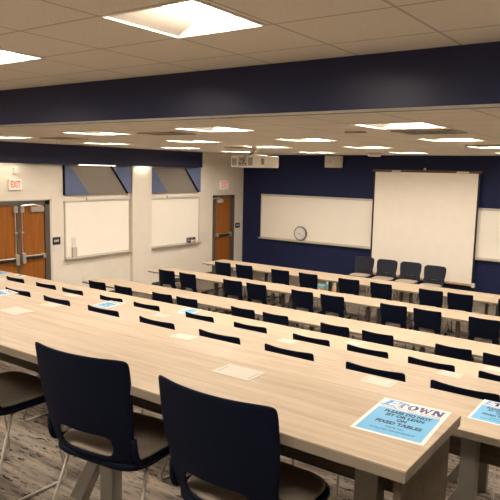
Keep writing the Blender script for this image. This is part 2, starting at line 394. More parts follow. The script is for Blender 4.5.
for dd, yy in ((d1, 6.845), (d2, 6.985)):
    b = B_(); tube(b, [(XL+0.06, yy, Z(-1.75)), (XL+0.06, yy, Z(-0.80))], 0.011, 8)
    lbox(b, yy-0.04, yy+0.04, Z(-0.90), Z(-0.77), 0.03, 0.09); lbox(b, yy-0.03, yy+0.03, Z(-1.30), Z(-1.27), 0.03, 0.08)
    obj('vertical_rod', b, 'silver', dd)
closer(d2, 7.18, 7.47, Z(-0.90), Z(-0.80))
d3 = obj('door_3', lbox(B_(), 12.90, 13.555, 0.01, Z(-0.775), 0, 0.035), 'door'); d3['kind'] = 'structure'
f = B_(); lbox(f, 12.83, 12.897, 0, Z(-0.70), 0, 0.06); lbox(f, 13.558, 13.72, 0, Z(-0.70), 0, 0.06); lbox(f, 12.83, 13.72, Z(-0.772), Z(-0.70), 0, 0.06)
struct('trim_door_frame_front', f, 'frame')
panic_bar(d3, 12.93, 13.5, Z(-1.78), 13.50, 0.05); closer(d3, 12.93, 13.17, Z(-0.90), Z(-0.81))

def exit_sign(y0, y1, z0, z1, label):
    t = thing('exit_sign', label, 'sign', (XL, (y0+y1)/2, (z0+z1)/2), 0, 'red lettered exit signs')
    w, h = (y1-y0)/2, (z1-z0)/2
    b = bx(0.002, 0.05, -w, w, -h, h); obj('housing', b, 'exit_face', t, bevel=0.006)
    text('exit_lettering', 'EXIT', h*1.75, 'red', t, (0.0505, 0, 0), RX, width=w*1.5, bold=0.004)
exit_sign(6.745, 7.015, Z(-0.47), Z(-0.27), 'lit white exit sign with red letters above the double door')
exit_sign(13.10, 13.44, Z(-0.545), Z(-0.31), 'lit white exit sign with red letters above the single front door')
b = lbox(B_(), 6.86, 6.94, Z(-0.165), Z(-0.05), 0.001, 0.05)
tag(obj('wall_sensor', b, 'white', bevel=0.01), 'small white wall sensor box just above the exit sign at left', 'sensor')
# door signs
def door_sign(y0, y1, z0, z1, word, label):
    t = thing('door_sign', label, 'sign', (XL, (y0+y1)/2, (z0+z1)/2), 0, 'black wall signs beside the doors'); w, h = (y1-y0)/2, (z1-z0)/2
    obj('plate', bx(0.001, 0.012, -w, w, -h, h), 'black', t, bevel=0.002)
    text('lettering', word, h*0.75, 'white', t, (0.0125, 0, 0), RX, width=w*1.2, bold=0.002)
door_sign(7.71, 7.90, Z(-1.595), Z(-1.44), 'EXIT', 'black wall sign with pale letters right of the double door')
door_sign(13.84, 14.05, Z(-1.64), Z(-1.50), 'EXIT', 'small black wall sign right of the single front door')
tag(obj('notice_card', lbox(B_(), 7.74, 7.95, Z(-1.73), Z(-1.605), 0.0, 0.008), 'paper', bevel=0.001), 'blank white card on the wall under the black sign', 'card')
def wall_plate(y0, y1, z0, z1, name, label, cat, kind):
    t = thing(name, label, cat, (XL, (y0+y1)/2, (z0+z1)/2), 0, 'white wall plates'); w, h = (y1-y0)/2, (z1-z0)/2
    obj('cover_plate', bx(0.001, 0.008, -w, w, -h, h), 'white', t, bevel=0.002)
    if kind == 's':
        for k in (-1, 0, 1): obj('toggle', bx(0.008, 0.018, k*w*0.6-0.012, k*w*0.6+0.012, -0.025, 0.025), 'paper', t)
    else:
        for k in (-1, 1): obj('socket', bx(0.008, 0.010, -w*0.5, w*0.5, k*h*0.5-0.022, k*h*0.5+0.022), 'paper', t)
wall_plate(12.35, 12.60, Z(-1.74), Z(-1.62), 'light_switch', 'white triple light switch left of the single front door', 'switch', 's')
wall_plate(8.46, 8.56, Z(-2.45), Z(-2.32), 'wall_outlet', 'white wall outlet below the nearer left whiteboard', 'outlet', 'o')
wall_plate(10.61, 10.71, Z(-2.49), Z(-2.36), 'wall_outlet', 'white wall outlet below the left end of the farther whiteboard', 'outlet', 'o')
wall_plate(12.33, 12.44, Z(-2.43), Z(-2.29), 'wall_outlet', 'white wall outlet low on the wall left of the single front door', 'outlet', 'o')

def side_board(y0, y1, z0, z1, label):
    t = thing('whiteboard', label, 'whiteboard', (XL, y0, z0), 0, 'whiteboards on the left wall'); W, H = y1-y0, z1-z0
    obj('board_surface', bx(0.002, 0.018, 0.01, W-0.01, 0.01, H-0.01), 'board', t)
    f = B_(); box(f, 0.001, 0.028, 0, 0.025, 0, H); box(f, 0.001, 0.028, W-0.025, W, 0, H); box(f, 0.001, 0.030, 0, W, H-0.03, H); box(f, 0.001, 0.028, 0, W, 0, 0.025)
    obj('board_frame', f, 'alu', t)
    obj('map_rail', bx(0.001, 0.035, W*0.32, W-0.08, H+0.005, H+0.05), 'paper', t)
    obj('marker_tray', bx(0.001, 0.085, -0.005, W+0.005, -0.03, 0.004), 'alu', t, bevel=0.004)
    return t
side_board(8.0, 9.80, Z(-1.905), Z(-0.715), 'aluminium framed whiteboard on left wall nearest the double door')
side_board(10.46, 12.25, Z(-1.90), Z(-0.725), 'aluminium framed whiteboard on left wall nearest the single front door')
t = thing('marker_holder', 'pale clear marker holder standing on the tray of the nearer left whiteboard', 'marker holder', (XL+0.045, 8.22, Z(-1.90)))
obj('holder_body', bx(-0.02, 0.02, -0.06, 0.06, 0.0, 0.22), 'card', t, bevel=0.006); obj('holder_back', bx(-0.02, -0.012, -0.05, 0.05, 0.2, 0.42), 'paper', t)
t = thing('supply_box', 'small black and white box of markers on the farther left whiteboard tray', 'box', (XL+0.05, 11.90, Z(-1.895)))
obj('box_body', bx(-0.03, 0.03, -0.15, 0.15, 0, 0.145), 'ink', t, bevel=0.004)
for y0, y1, z0, z1, m in ((-0.12, -0.02, 0.09, 0.13, 'black'), (0.03, 0.13, 0.085, 0.13, 'black'), (-0.13, -0.05, 0.015, 0.06, 'black'), (-0.04, 0.13, 0.05, 0.075, 'paper'), (0.04, 0.13, 0.01, 0.045, 'orange'), (-0.02, 0.03, 0.015, 0.06, 'paper')):
    obj('printed_patch', bx(0.03, 0.0315, y0, y1, z0, z1), m, t)

def acoustic(y0, y1, z0, z1, lt, lb, rt, rb, label):
    t = thing('acoustic_panel', label, 'acoustic panel', (XL, y0, z0), 0, 'blue and grey acoustic panels under the soffit'); W, H = y1-y0, z1-z0
    g = lambda u, v, q: (0.002+q, u, v)
    b = B_(); prism(b, [(0.002, 0.001), (W-0.002, 0.001), (W-0.002, H-0.001), (0.002, H-0.001)], 0.055, g); obj('grey_felt_panel', b, 'grey_felt', t)
    b = B_(); prism(b, [(0, 0), (lb, 0), (lt, H), (0, H)], 0.062, g); obj('blue_felt_wedge', b, 'blue_felt', t)
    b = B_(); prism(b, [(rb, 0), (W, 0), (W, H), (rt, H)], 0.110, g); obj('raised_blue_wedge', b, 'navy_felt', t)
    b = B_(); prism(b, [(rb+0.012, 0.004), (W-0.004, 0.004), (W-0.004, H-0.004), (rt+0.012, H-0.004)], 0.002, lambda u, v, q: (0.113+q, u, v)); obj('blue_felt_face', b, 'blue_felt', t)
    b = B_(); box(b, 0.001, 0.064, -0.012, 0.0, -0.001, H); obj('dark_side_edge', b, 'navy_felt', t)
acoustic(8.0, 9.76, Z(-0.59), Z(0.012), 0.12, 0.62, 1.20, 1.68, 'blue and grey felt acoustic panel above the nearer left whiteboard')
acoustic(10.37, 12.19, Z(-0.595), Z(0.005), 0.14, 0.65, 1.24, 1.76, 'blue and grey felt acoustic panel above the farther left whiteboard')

# ------------------------------------------------------------------ front wall
def front_board(x0, x1, z0, z1, label):
    t = thing('whiteboard', label, 'whiteboard', (x0, YF, z0), 0, 'long whiteboards on the navy front wall'); W, H = x1-x0, z1-z0
    obj('board_surface', bx(0.01, W-0.01, -0.018, -0.002, 0.01, H-0.01), 'board', t)
    f = B_(); box(f, 0, 0.025, -0.028, -0.001, 0, H); box(f, W-0.025, W, -0.028, -0.001, 0, H); box(f, 0, W, -0.03, -0.001, H-0.05, H); box(f, 0, W, -0.028, -0.001, 0, 0.025)
    obj('board_frame', f, 'alu', t)
    obj('marker_tray', bx(-0.04, W+0.01, -0.085, -0.001, -0.03, 0.004), 'alu', t, bevel=0.004)
front_board(-9.79, -6.05, Z(-1.872), Z(-0.655), 'long whiteboard on navy wall left of the projection screen')
front_board(-4.0, -0.6, Z(-1.872), Z(-0.735), 'long whiteboard on navy wall right of the projection screen')
t = thing('wall_clock', 'round grey-rimmed clock resting on the tray of the left front whiteboard', 'clock', (-8.455, YF-0.06, Z(-1.665)))
b = B_(); cyl(b, (0, 0, 0), (0, 1, 0), 0.195, 0.045, 40); obj('rim', b, 'clock_rim', t, bevel=0.006)
b = B_(); cyl(b, (0, -0.024, 0), (0, 1, 0), 0.162, 0.008, 40); obj('dial', b, 'clock_face', t)
b = B_()
for k in range(12):
    m_ = Matrix.Rotation(k*PI/6, 4, 'Y'); box(b, -0.005, 0.005, -0.0305, -0.0285, 0.125, 0.15, m_)
obj('hour_marks', b, 'ink', t)
b = B_(); box(b, -0.005, 0.005, -0.033, -0.031, -0.01, 0.12, Matrix.Rotation(2.5, 4, 'Y')); obj('minute_hand', b, 'ink', t)
b = B_(); box(b, -0.006, 0.006, -0.031, -0.029, -0.01, 0.08, Matrix.Rotation(-1.7, 4, 'Y')); obj('hour_hand', b, 'ink', t)

YS = YF-0.10
t = thing('projection_screen', 'large pull-down projection screen hung on the navy front wall', 'projection screen', (-5.12, YS, Z(0.03)))
k_ = YS/YF
sw = 1.26*k_; top = 0.0; bot = -2.49
b = B_(); prism(b, [(-sw, top), (sw, top), (sw-0.0, bot), (-sw, bot)], 0.004, lambda u, v, q: (u, q, v)); obj('screen_cloth', b, 'screen', t)
for s in (-1, 1):
    b = B_(); box(b, s*sw-0.022, s*sw+0.022, -0.003, -0.001, bot, top); obj('black_border', b, 'black', t)
b = B_(); tube(b, [(-sw-0.05, 0.02, 0.02), (sw+0.05, 0.02, 0.02)], 0.035, 14); obj('roller_case', b, 'brown', t)
b = B_(); tube(b, [(-sw+0.02, 0.0, bot-0.03), (sw+0.0, 0.0, bot-0.03)], 0.032, 10); obj('bottom_batten', b, 'batten', t)
b = B_(); box(b, sw-0.01, sw+0.06, -0.035, 0.03, bot-0.08, bot+0.02); obj('batten_end_cap', b, 'white', t, bevel=0.01)
b = B_(); tube(b, rounded([(-0.02, 0, 0.03), (-0.02, 0, 0.09), (0.02, 0, 0.09), (0.02, 0, 0.03)], 0.02), 0.010, 8); obj('hanging_hook', b, 'silver', t)
b = B_(); box(b, -0.80, -0.58, -0.02, 0.04, -0.002, 0.03); obj('case_bracket', b, 'silver', t); obj('case_bracket', bx(0.75, 1.02, -0.02, 0.04, -0.002, 0.03), 'silver', t)

t = thing('wall_speaker', 'white box loudspeaker mounted high on the navy front wall', 'speaker', (-7.51, YF, Z(0.25)))
b = B_(); prism(b, [(-0.26, -0.23), (0.10, -0.23), (0.24, -0.12), (0.28, 0), (-0.26, 0)], 0.30, lambda u, v, q: (u, v-0.03, -0.15+q)); obj('cabinet', b, 'white', t, bevel=0.02)
b = B_(); box(b, -0.24, 0.09, -0.268, -0.262, -0.13, 0.13); obj('grille', b, 'paper', t, bevel=0.001)
b = B_(); cyl(b, (-0.06, -0.269, 0), (0, 1, 0), 0.018, 0.006); obj('badge', b, 'ink', t)
b = B_(); box(b, 0.0, 0.10, -0.06, -0.002, -0.04, 0.17); obj('wall_bracket', b, 'trim_metal', t)
t.scale = (0.8, 0.8, 1.0)

t = thing('ceiling_access_point', 'flat white disc fixture on the ceiling close to the front wall', 'ceiling device', (-5.72, 12.6, ZF))
b = B_(); cyl(b, (0, 0, -0.05), (0, 0, 1), 0.13, 0.05, 28, 0.15); obj('dome', b, 'white', t, bevel=0.01)
b = B_(); cyl(b, (0, 0, -0.012), (0, 0, 1), 0.16, 0.024, 28); obj('mounting_ring', b, 'trim_metal', t)
t = thing('sprinkler_head', 'tiny white sprinkler head hanging near the left soffit', 'sprinkler', (-8.9, 6.75, ZF+0.004))
b = B_(); cyl(b, (0, 0, -0.02), (0, 0, 1), 0.03, 0.04, 14); obj('stem', b, 'white', t); b = B_(); cyl(b, (0, 0, -0.045), (0, 0, 1), 0.045, 0.008, 16); obj('deflector', b, 'white', t)

# projector on its ceiling mount
t = thing('ceiling_projector', 'large white projector hanging from the front ceiling on a short mount', 'projector', (-6.30, 8.9, Z(0.145)))
b = B_(); box(b, -0.49, 0.49, -0.30, 0.30, -0.105, 0.10); obj('projector_body', b, 'white', t, bevel=0.03, seg=3)
def grille(x0, x1, z0, z1, n, nm='vent_grille'):
    b = B_()
    for i in range(n):
        xx = x0+(x1-x0)*(i+0.5)/n; w = (x1-x0)/n*0.28; box(b, xx-w, xx+w, -0.304, -0.297, z0, z1)
    obj(nm, b, 'vent', t)
grille(-0.45, -0.31, -0.07, 0.05, 6); grille(0.00, 0.14, -0.07, 0.07, 6); grille(0.37, 0.455, -0.05, 0.05, 5)
obj('connector_panel', bx(-0.28, -0.02, -0.3035, -0.298, -0.08, 0.075), 'vent_grey', t)
for px_, pz_ in ((-0.24, -0.03), (-0.19, 0.03), (-0.15, -0.04), (-0.10, 0.02), (-0.07, -0.04), (-0.21, -0.05), (-0.12, -0.01)): obj('connector', bx(px_-0.016, px_+0.016, -0.309, -0.303, pz_-0.012, pz_+0.012), 'black', t)
b = B_(); tube(b, rounded([(-0.13, -0.31, -0.0), (-0.08, -0.33, 0.09), (0.02, -0.2, 0.12), (0.05, -0.05, 0.2)], 0.05), 0.010, 8); tube(b, rounded([(-0.2, -0.31, -0.02), (-0.12, -0.34, 0.06), (0.0, -0.22, 0.12), (0.03, -0.04, 0.2)], 0.05), 0.008, 8); obj('cable', b, 'ink', t)
b = B_(); cyl(b, (0.0, 0, 0.19), (0, 0, 1), 0.05, 0.17, 16); box(b, -0.13, 0.13, -0.12, 0.12, 0.10, 0.125); box(b, -0.10, 0.10, -0.10, 0.10, 0.255, 0.274)
tube(b, [(-0.1, -0.08, 0.12), (-0.04, -0.02, 0.25)], 0.012); tube(b, [(0.1, -0.08, 0.12), (0.05, -0.02, 0.25)], 0.012); obj('ceiling_mount', b, 'silver', t)
b = B_(); cyl(b, (0.2, 0.33, 0), (0, 1, 0), 0.07, 0.08, 24); obj('lens', b, 'black', t)
b = B_(); box(b, -0.24, 0.22, -0.2, 0.2, 0.098, 0.115); obj('top_cover', b, 'white', t, bevel=0.005)
t.scale = (0.76, 0.7, 1.0)

# ------------------------------------------------------------------ chairs
def chair_back(parent, mat):
    us = [-1, -0.86, -0.62, -0.36, 0, 0.36, 0.62, 0.86, 1]
    #       z      y       half width
    rows = [(0.400, -0.085, 0.170), (0.412, -0.138, 0.184), (0.434, -0.174, 0.194), (0.450, -0.183, 0.198), (0.530, -0.202, 0.206), (0.555, -0.207, 0.205), (0.64, -0.222, 0.220), (0.73, -0.234, 0.222), (0.795, -0.243, 0.222), (0.825, -0.250, 0.222)]
    bm = B_(); V = []
    for i, (z, y, w) in enumerate(rows):
        r = []
        for u in us:
            yy = y + 0.048*u*u; zz = z; ww = w
            if i == len(rows)-1 and abs(u) == 1: k_r = 0.034 if mat == 'shell_grey' else 0.004; zz -= k_r; ww -= k_r*0.7
            if i <= 1: yy = y + 0.02*u*u
            r.append(bm.verts.new((u*ww, yy, zz)))
        V.append(r)
    for i in range(len(rows)-1):
        for j in range(len(us)-1):
            if i == 3 and 2 <= j <= 5: continue          # the oval hand hole
            bm.faces.new((V[i][j], V[i][j+1], V[i+1][j+1], V[i+1][j]))
    o = obj('backrest', bm, mat, parent, smooth=True)
    s = o.modifiers.new('s', 'SOLIDIFY'); s.thickness = 0.012; s.offset = 0
    s = o.modifiers.new('u', 'SUBSURF'); s.levels = s.render_levels = 2
    baked(o)
    for p in o.data.polygons: p.use_smooth = True
    return o
def slab(w, y0, y1, z0, z1, dome=0.0, n=28, e=0.45):
    bm = B_(); cy = (y0+y1)/2; h = (y1-y0)/2
    def ring(k, z):
        r = []
        for i in range(n):
            a = 2*PI*i/n; c, s = math.cos(a), math.sin(a)
            r.append(bm.verts.new((k*w*math.copysign(abs(c)**e, c), cy + k*h*math.copysign(abs(s)**e, s), z)))
        return r
    R = [ring(0.96, z0), ring(1.0, z0+(z1-z0)*0.3), ring(1.0, z0+(z1-z0)*0.75), ring(0.95, z1), ring(0.75, z1+dome*0.7), ring(0.4, z1+dome)]
    for A, B in zip(R, R[1:]):
        for i in range(n): bm.faces.new((A[i], A[(i+1)%n], B[(i+1)%n], B[i]))
    bm.faces.new(R[0][::-1]); bm.faces.new(R[-1])
    return bm
def make_chair(name, label, loc, base='sled', shell='shell', cushion='seat', rz=0, group=None):
    t = thing(name, label, 'chair', loc, rz, group)
    bk = chair_back(t, shell)
    obj('seat_shell', slab(0.212, -0.165, 0.218, 0.398, 0.428), 'shell', t, smooth=True)
    obj('seat_cushion', slab(0.198, -0.150, 0.205, 0.426, 0.444, 0.012), cushion, t, smooth=True)
    for s in (-1, 1):
        b = B_(); tube(b, rounded([(s*0.206, -0.02, 0.418), (s*0.212, -0.13, 0.430), (s*0.206, -0.150, 0.47), (s*0.202, -0.155, 0.53)], 0.05), 0.010, 8); obj('side_bracket', b, 'shell', t, smooth=True)
    if base == 'sled':
        for s in (-1, 1):
            b = B_(); tube(b, rounded([(s*0.185, -0.06, 0.402), (s*0.225, -0.205, 0.008), (s*0.225, 0.185, 0.008), (s*0.195, 0.12, 0.402)], 0.05, 5), 0.0065, 8)
            obj('sled_leg', b, 'wire', t, smooth=True)
        b = B_(); tube(b, [(-0.19, 0.10, 0.392), (0.19, 0.10, 0.392)], 0.0065); tube(b, [(-0.19, -0.05, 0.392), (0.19, -0.05, 0.392)], 0.0065); obj('cross_rod', b, 'wire', t)
    else:
        for sx in (-1, 1):
            for sy in (-1, 1):
                b = B_(); tube(b, rounded([(sx*0.16, sy*0.04+0.01, 0.40), (sx*0.20, sy*0.09+0.01, 0.37), (sx*0.225, sy*0.205+0.01, 0.07)], 0.04), 0.009, 8)
                l = obj('leg', b, 'dark_leg', t, smooth=True)
                b = B_(); cyl(b, (sx*0.225, sy*0.205+0.01, 0.031), (1, 0, 0), 0.030, 0.03, 14); cyl(b, (sx*0.225, sy*0.205+0.01, 0.065), (0, 0, 1), 0.012, 0.03, 10); obj('caster', b, 'black', l)
    return t
BACK = 0.20   # distance from chair centre back to the top of the backrest
num = ['first', 'second', 'third', 'fourth', 'fifth', 'sixth', 'seventh', 'eighth', 'ninth', 'tenth', 'eleventh']
sled = None; roll = None
def put(rowname, xs, ytop, floor_z, group, kind, labels, jit=0.03):
    global sled, roll
    for i, x in enumerate(xs):
        loc = (x, ytop+BACK, floor_z); rz = random.uniform(-jit, jit)
        if kind == 'sled':
            if sled is None: sled = make_chair('shell_chair', labels[i], loc, 'sled', rz=rz, group=group)
            else: dup(sled, loc, rz, labels[i], group)
        else:
            if roll is None: roll = make_chair('rolling_chair', labels[i], loc, 'roll', rz=rz, group=group)
            else: dup(roll, loc, rz, labels[i], group)
put('1', [-2.47, -1.695, -1.068], 1.33, Z(TIER[1]), 'black sled chairs at the nearest table', 'sled',
    ['black sled chair cut by the left edge at the nearest table, only its seat showing', 'black shell chair with oval hand hole at lower left, pulled up to nearest table', 'black shell chair in the bottom centre foreground, right of its neighbour at nearest table'], 0.0)
bpy.data.objects['shell_chair.001'].rotation_euler.z = 0.10; bpy.data.objects['shell_chair.001'].location.x += 0.012
X2 = [-3.45, -2.8, -2.12, -1.46]
put('2', X2, 2.44, Z(TIER[2]), 'sled chairs tucked under the second table row', 'sled',
    ['sled chair mostly hidden behind the nearest table, %s from right in the second table row' % w for w in ('fourth', 'third', 'second', 'first')], 0.0)
X3 = [-5.84, -5.17, -4.47, -3.76, -3.05, -2.38, -1.68, -1.06]
put('3', X3, 3.86, Z(TIER[3]), 'black backs showing over the second table', 'sled',
    ['black chair back peeking over far edge of the second fixed table, %s from the left' % num[i] for i in range(8)])
X4 = [-8.86, -8.2, -7.46, -6.86, -6.07, -5.43, -4.55, -3.83, -3.05, -2.42, -1.79, -1.15]
num12 = num + ['twelfth']
put('4', X4, 5.38, Z(TIER[4]), 'black backs showing over the third table', 'sled',
    ['black chair back peeking over far edge of the third fixed table, %s from the left' % num12[i] for i in range(12)])
X5 = [-8.53, -7.85, -6.93, -6.39, -5.28, -4.7, -3.74, -3.12, -2.15, -1.59]
put('5', X5, 7.23, 0, 'rolling chairs at the rearmost loose table row', 'roll',
    ['navy rolling chair half hidden by the fourth fixed table, %s from left in its row' % num[i] for i in range(10)])
X6 = [-8.47, -7.91, -6.8, -6.26, -5.29, -4.72, -3.64, -3.09, -2.26]
put('6', X6, 8.97, 0, 'rolling chairs at the middle loose table row', 'roll',
    ['navy rolling chair, %s from the left along the middle row of loose tables' % num[i] for i in range(9)], 0.05)
X7 = [-8.31, -7.73, -6.8, -6.12, -5.23, -4.55, -3.61, -3.1, -2.24]
put('7', X7, 10.59, 0, 'rolling chairs at the foremost loose table row', 'roll',
    ['navy rolling chair, %s from the left along the loose tables nearest the front wall' % num[i] for i in range(9)], 0.05)
XF = [-6.23, -5.63, -5.06, -4.46]
for i, (x, yy, rz) in enumerate(zip(XF, (13.25, 13.2, 13.2, 13.05), (PI+0.05, PI+0.03, PI+0.02, PI-0.05))):
    lab = ['charcoal chair facing the room below the screen, %s of the four' % w for w in ('leftmost', 'second from left', 'third from left', 'rightmost')][i]
    if i == 0:
        fr = make_chair('front_chair', lab, (x, yy, 0), 'sled', 'shell_grey', 'seat_pale', rz, 'charcoal chairs lined up below the screen')
        b = B_(); box(b, -0.14, 0.14, -0.196, -0.188, 0.445, 0.53); obj('lumbar_support', b, 'black', fr)
        fr.scale = (1.14, 1.08, 1.03)
    else: dup(fr, (x, yy, 0), rz, lab)

# ------------------------------------------------------------------ fixed tables on the tiers
def fixed_table(x0, x1, y0, y1, tier, label, legs, endpanel=False, mat='table', mod=0.262):
    zt = TIER[tier] + 0.737; t = thing('fixed_table', label, 'table', (x0, y0, Z(TIER[tier])), 0, 'fixed tables on the stepped floor')
    W, D, H = x1-x0, y1-y0, 0.737
    top = obj('tabletop', bx(0, W, 0, D, H-0.004, H), mat, t)
    obj('edge_band', bx(0, W, 0.0, D, H-0.032, H-0.0045), 'edge', t)
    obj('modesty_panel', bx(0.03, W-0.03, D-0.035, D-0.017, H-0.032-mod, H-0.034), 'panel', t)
    for lx in legs:
        u = lx-x0
        b = B_(); box(b, u-0.038, u+0.038, 0.26, 0.315, 0.0, H-0.033)
        box(b, u-0.03, u+0.03, 0.05, D-0.05, H-0.062, H-0.033)
        prism(b, [(-0.03, 0.36), (-0.03, 0.26), (-0.17, 0.0), (-0.245, 0.0)], 0.05, lambda q, v, w, u=u: (u+q, 0.263+w, v))
        obj('leg', b, 'leg', t, bevel=0.003)
    if endpanel:
        obj('end_panel', bx(W-0.045, W-0.025, 0.045, D-0.012, 0.0, H-0.033), 'panel', t)
    return t
fixed_table(-4.6, -0.50, 1.363, 1.80, 1, 'nearest fixed maple table with a blue laminated notice at its right end', [-4.3, -1.87, -0.715], True)
fixed_table(-7.6, 0.6, 2.53, 2.945, 2, 'second fixed maple table, cut by the right edge beyond the nearest table', [-5.0, -3.6, -2.1, -0.73, 0.4])
fixed_table(-9.75, 0.6, 3.912, 4.352, 3, 'third fixed maple table on the stepped floor, behind the second', [-9.4, -7.0, -5.0, -3.0, -1.0, 0.4])
fixed_table(-10.1, 0.6, 5.42, 5.86, 4, 'fourth fixed maple table, the lowest step, before the loose tables', [-9.7, -7.0, -5.0, -3.0, -1.0, 0.4], mat='table_far')

# ------------------------------------------------------------------ loose tables with T legs
def loose_table(x0, x1, y0, y1, label, group):
    t = thing('rolling_table', label, 'table', (x0, y0, 0), 0, group); W, D, H = x1-x0, y1-y0, 0.737
    obj('tabletop', bx(0, W, 0, D, H-0.004, H), 'table_far', t)
    obj('edge_band', bx(0, W, 0, D, H-0.030, H-0.0045), 'edge', t)
    for u in (0.09, W-0.09):
        b = B_(); box(b, u-0.025, u+0.025, D/2-0.03, D/2+0.03, 0.10, H-0.055); box(b, u-0.022, u+0.022, 0.08, D-0.08, H-0.058, H-0.031)
        box(b, u-0.022, u+0.022, 0.03, D-0.03, 0.065, 0.105)
        l = obj('leg', b, 'dark_leg', t, bevel=0.004)
        for v in (0.06, D-0.06):
            b = B_(); cyl(b, (u, v, 0.033), (1, 0, 0), 0.032, 0.03, 14); obj('caster', b, 'black', l)
    b = B_(); box(b, 0.1, W-0.1, D/2-0.015, D/2+0.015, H-0.075, H-0.045); obj('cross_beam', b, 'dark_leg', t)
    return t
SE = {5: [-9.08, -7.44, -5.81, -4.24, -2.58, -1.0], 6: [-9.06, -7.36, -5.81, -4.12, -2.635, -1.1], 7: [-8.93, -7.33, -5.75, -4.22, -2.655, -1.1]}
YY = {5: (7.35, 7.97), 6: (9.03, 9.62), 7: (10.63, 11.40)}
nm5 = {5: 'rearmost loose table row', 6: 'middle loose table row', 7: 'loose table row nearest front wall'}
for r in (5, 6, 7):
    for i, (a, b) in enumerate(zip(SE[r], SE[r][1:])):
        loose_table(a+0.002, b-0.002, *YY[r], 'pale wheeled table, %s from left in the %s' % (num[i], nm5[r]), nm5[r] + 's')

# ------------------------------------------------------------------ notices and cards on the tables
def slab_letters(parent, x0, y0, h, w):
    """bold slab lettering TOWN, slanted, as flat polygons"""
    S = 0.16
    def poly(bm, pts, ox, sx):
        f = bm.faces.new([bm.verts.new((x0+(ox+p[0]*sx+S*p[1]*0.3)*h, y0+p[1]*h, 0.0011)) for p in pts])
        return f
    def rect(bm, a, b, c, d, ox, sx): poly(bm, [(a, c), (b, c), (b, d), (a, d)], ox, sx)
    L = w/h/4.15; bm = B_(); ox = 0
    s = L                                            # T
    rect(bm, 0.29, 0.67, 0, 1, ox, s); rect(bm, 0.02, 0.96, 0.82, 1.0, ox, s); rect(bm, 0.02, 0.16, 0.62, 0.82, ox, s); rect(bm, 0.82, 0.96, 0.62, 0.82, ox, s); rect(bm, 0.2, 0.76, 0, 0.14, ox, s)
    ox += s*0.98; n = 20                            # O
    for k in range(n):
        a, b = 2*PI*k/n, 2*PI*(k+1)/n
        poly(bm, [(0.5+0.47*math.cos(a), 0.5+0.52*math.sin(a)), (0.5+0.47*math.cos(b), 0.5+0.52*math.sin(b)), (0.5+0.15*math.cos(b), 0.5+0.33*math.sin(b)), (0.5+0.15*math.cos(a), 0.5+0.33*math.sin(a))][::-1], ox, s)
    ox += s*1.0; s2 = L*1.2                          # W
    for p in ([(0.02, 1), (0.28, 1), (0.43, 0), (0.22, 0)], [(0.24, 0), (0.40, 0), (0.56, 0.8), (0.46, 1.0)], [(0.46, 1.0), (0.56, 0.8), (0.76, 0), (0.60, 0)], [(0.60, 0), (0.76, 0), (0.96, 1), (0.82, 1)]): poly(bm, p, ox, s2)
    rect(bm, 0.0, 0.34, 0.86, 1.0, ox, s2); rect(bm, 0.72, 1.0, 0.86, 1.0, ox, s2)
    ox += s2*1.02                                    # N
    rect(bm, 0.08, 0.30, 0, 1, ox, s); rect(bm, 0.72, 0.92, 0, 1, ox, s); poly(bm, [(0.08, 1), (0.40, 1), (0.92, 0), (0.62, 0)], ox, s)
    rect(bm, 0.0, 0.40, 0, 0.14, ox, s); rect(bm, 0.02, 0.30, 0.86, 1.0, ox, s); rect(bm, 0.62, 1.02, 0.86, 1.0, ox, s)
    for f in bm.faces:
        if f.normal.z < 0: f.normal_flip()
    me = bpy.data.meshes.new('logo_lettering'); bm.to_mesh(me); bm.free()
    return link('logo_lettering', me, M['logo_navy'], parent)
def flat(name, x0, x1, y0, y1, z, mat, parent): return obj(name, bx(x0, x1, y0, y1, z-0.0002, z), mat, parent)
def make_notice(loc, rz, label, group):
    t = thing('laminated_notice', label, 'sign', loc, rz, group)
    obj('sheet', bx(-0.105, 0.105, -0.139, 0.139, 0.0003, 0.0008), 'paper', t)
    flat('blue_panel', -0.094, 0.094, -0.128, 0.062, 0.0010, 'sign_blue', t)
    b = B_(); k = 0.3*0.16
    for x0, x1, y0, y1 in ((-0.096, -0.045, 0.122, 0.131), (-0.094, -0.052, 0.102, 0.110), (-0.100, -0.050, 0.080, 0.089), (-0.090, -0.078, 0.082, 0.130)):
        sh = lambda y: (y-0.08)*0.25
        vs = [b.verts.new((x0+sh(y0), y0, 0.0011)), b.verts.new((x1+sh(y0), y0, 0.0011)), b.verts.new((x1+sh(y1), y1, 0.0011)), b.verts.new((x0+sh(y1), y1, 0.0011))]
        b.faces.new(vs)
    me = bpy.data.meshes.new('logo_initial'); b.to_mesh(me); b.free(); link('logo_initial', me, M['logo_blue'], t)
    slab_letters(t, -0.052, 0.081, 0.042, 0.142)
    zt = 0.0013
    text('subtitle', 'ELIZABETHTOWN COLLEGE', 0.0105, 'logo_navy', t, (0, 0.071, zt), width=0.18, extrude=0.0001)
    for s, y, sz, w in (('PLEASE DO NOT', 0.038, 0.026, 0.140), ('SIT OR LEAN', 0.011, 0.026, 0.115), ('ON', -0.017, 0.026, 0.028), ('FIXED TABLES', -0.046, 0.028, 0.135)):
        text('notice_line', s, sz, 'text', t, (0.004, y, zt), width=w, extrude=0.0001, bold=0.0011)
    text('small_print', 'THANK YOU,', 0.0125, 'text', t, (0.004, -0.077, zt), width=0.055, extrude=0.0001)
    text('small_print', 'FACILITIES MANAGEMENT', 0.0125, 'text', t, (0.004, -0.099, zt), width=0.130, extrude=0.0001)
    return t
zt = {k: Z(TIER[k]+0.737) for k in TIER}
ng = 'blue laminated notices on the fixed tables'
n0 = make_notice((-0.6275, 1.660, zt[1]), 0.05, 'blue laminated notice on the right end of the nearest table', ng)
dup(n0, (-0.612, 2.815, zt[2]), 0.0, 'blue laminated notice at the right edge, on the second table')
dup(n0, (-4.83, 4.25, zt[3]), 0.1, 'glare-washed blue notice on the third table, between two chair backs')
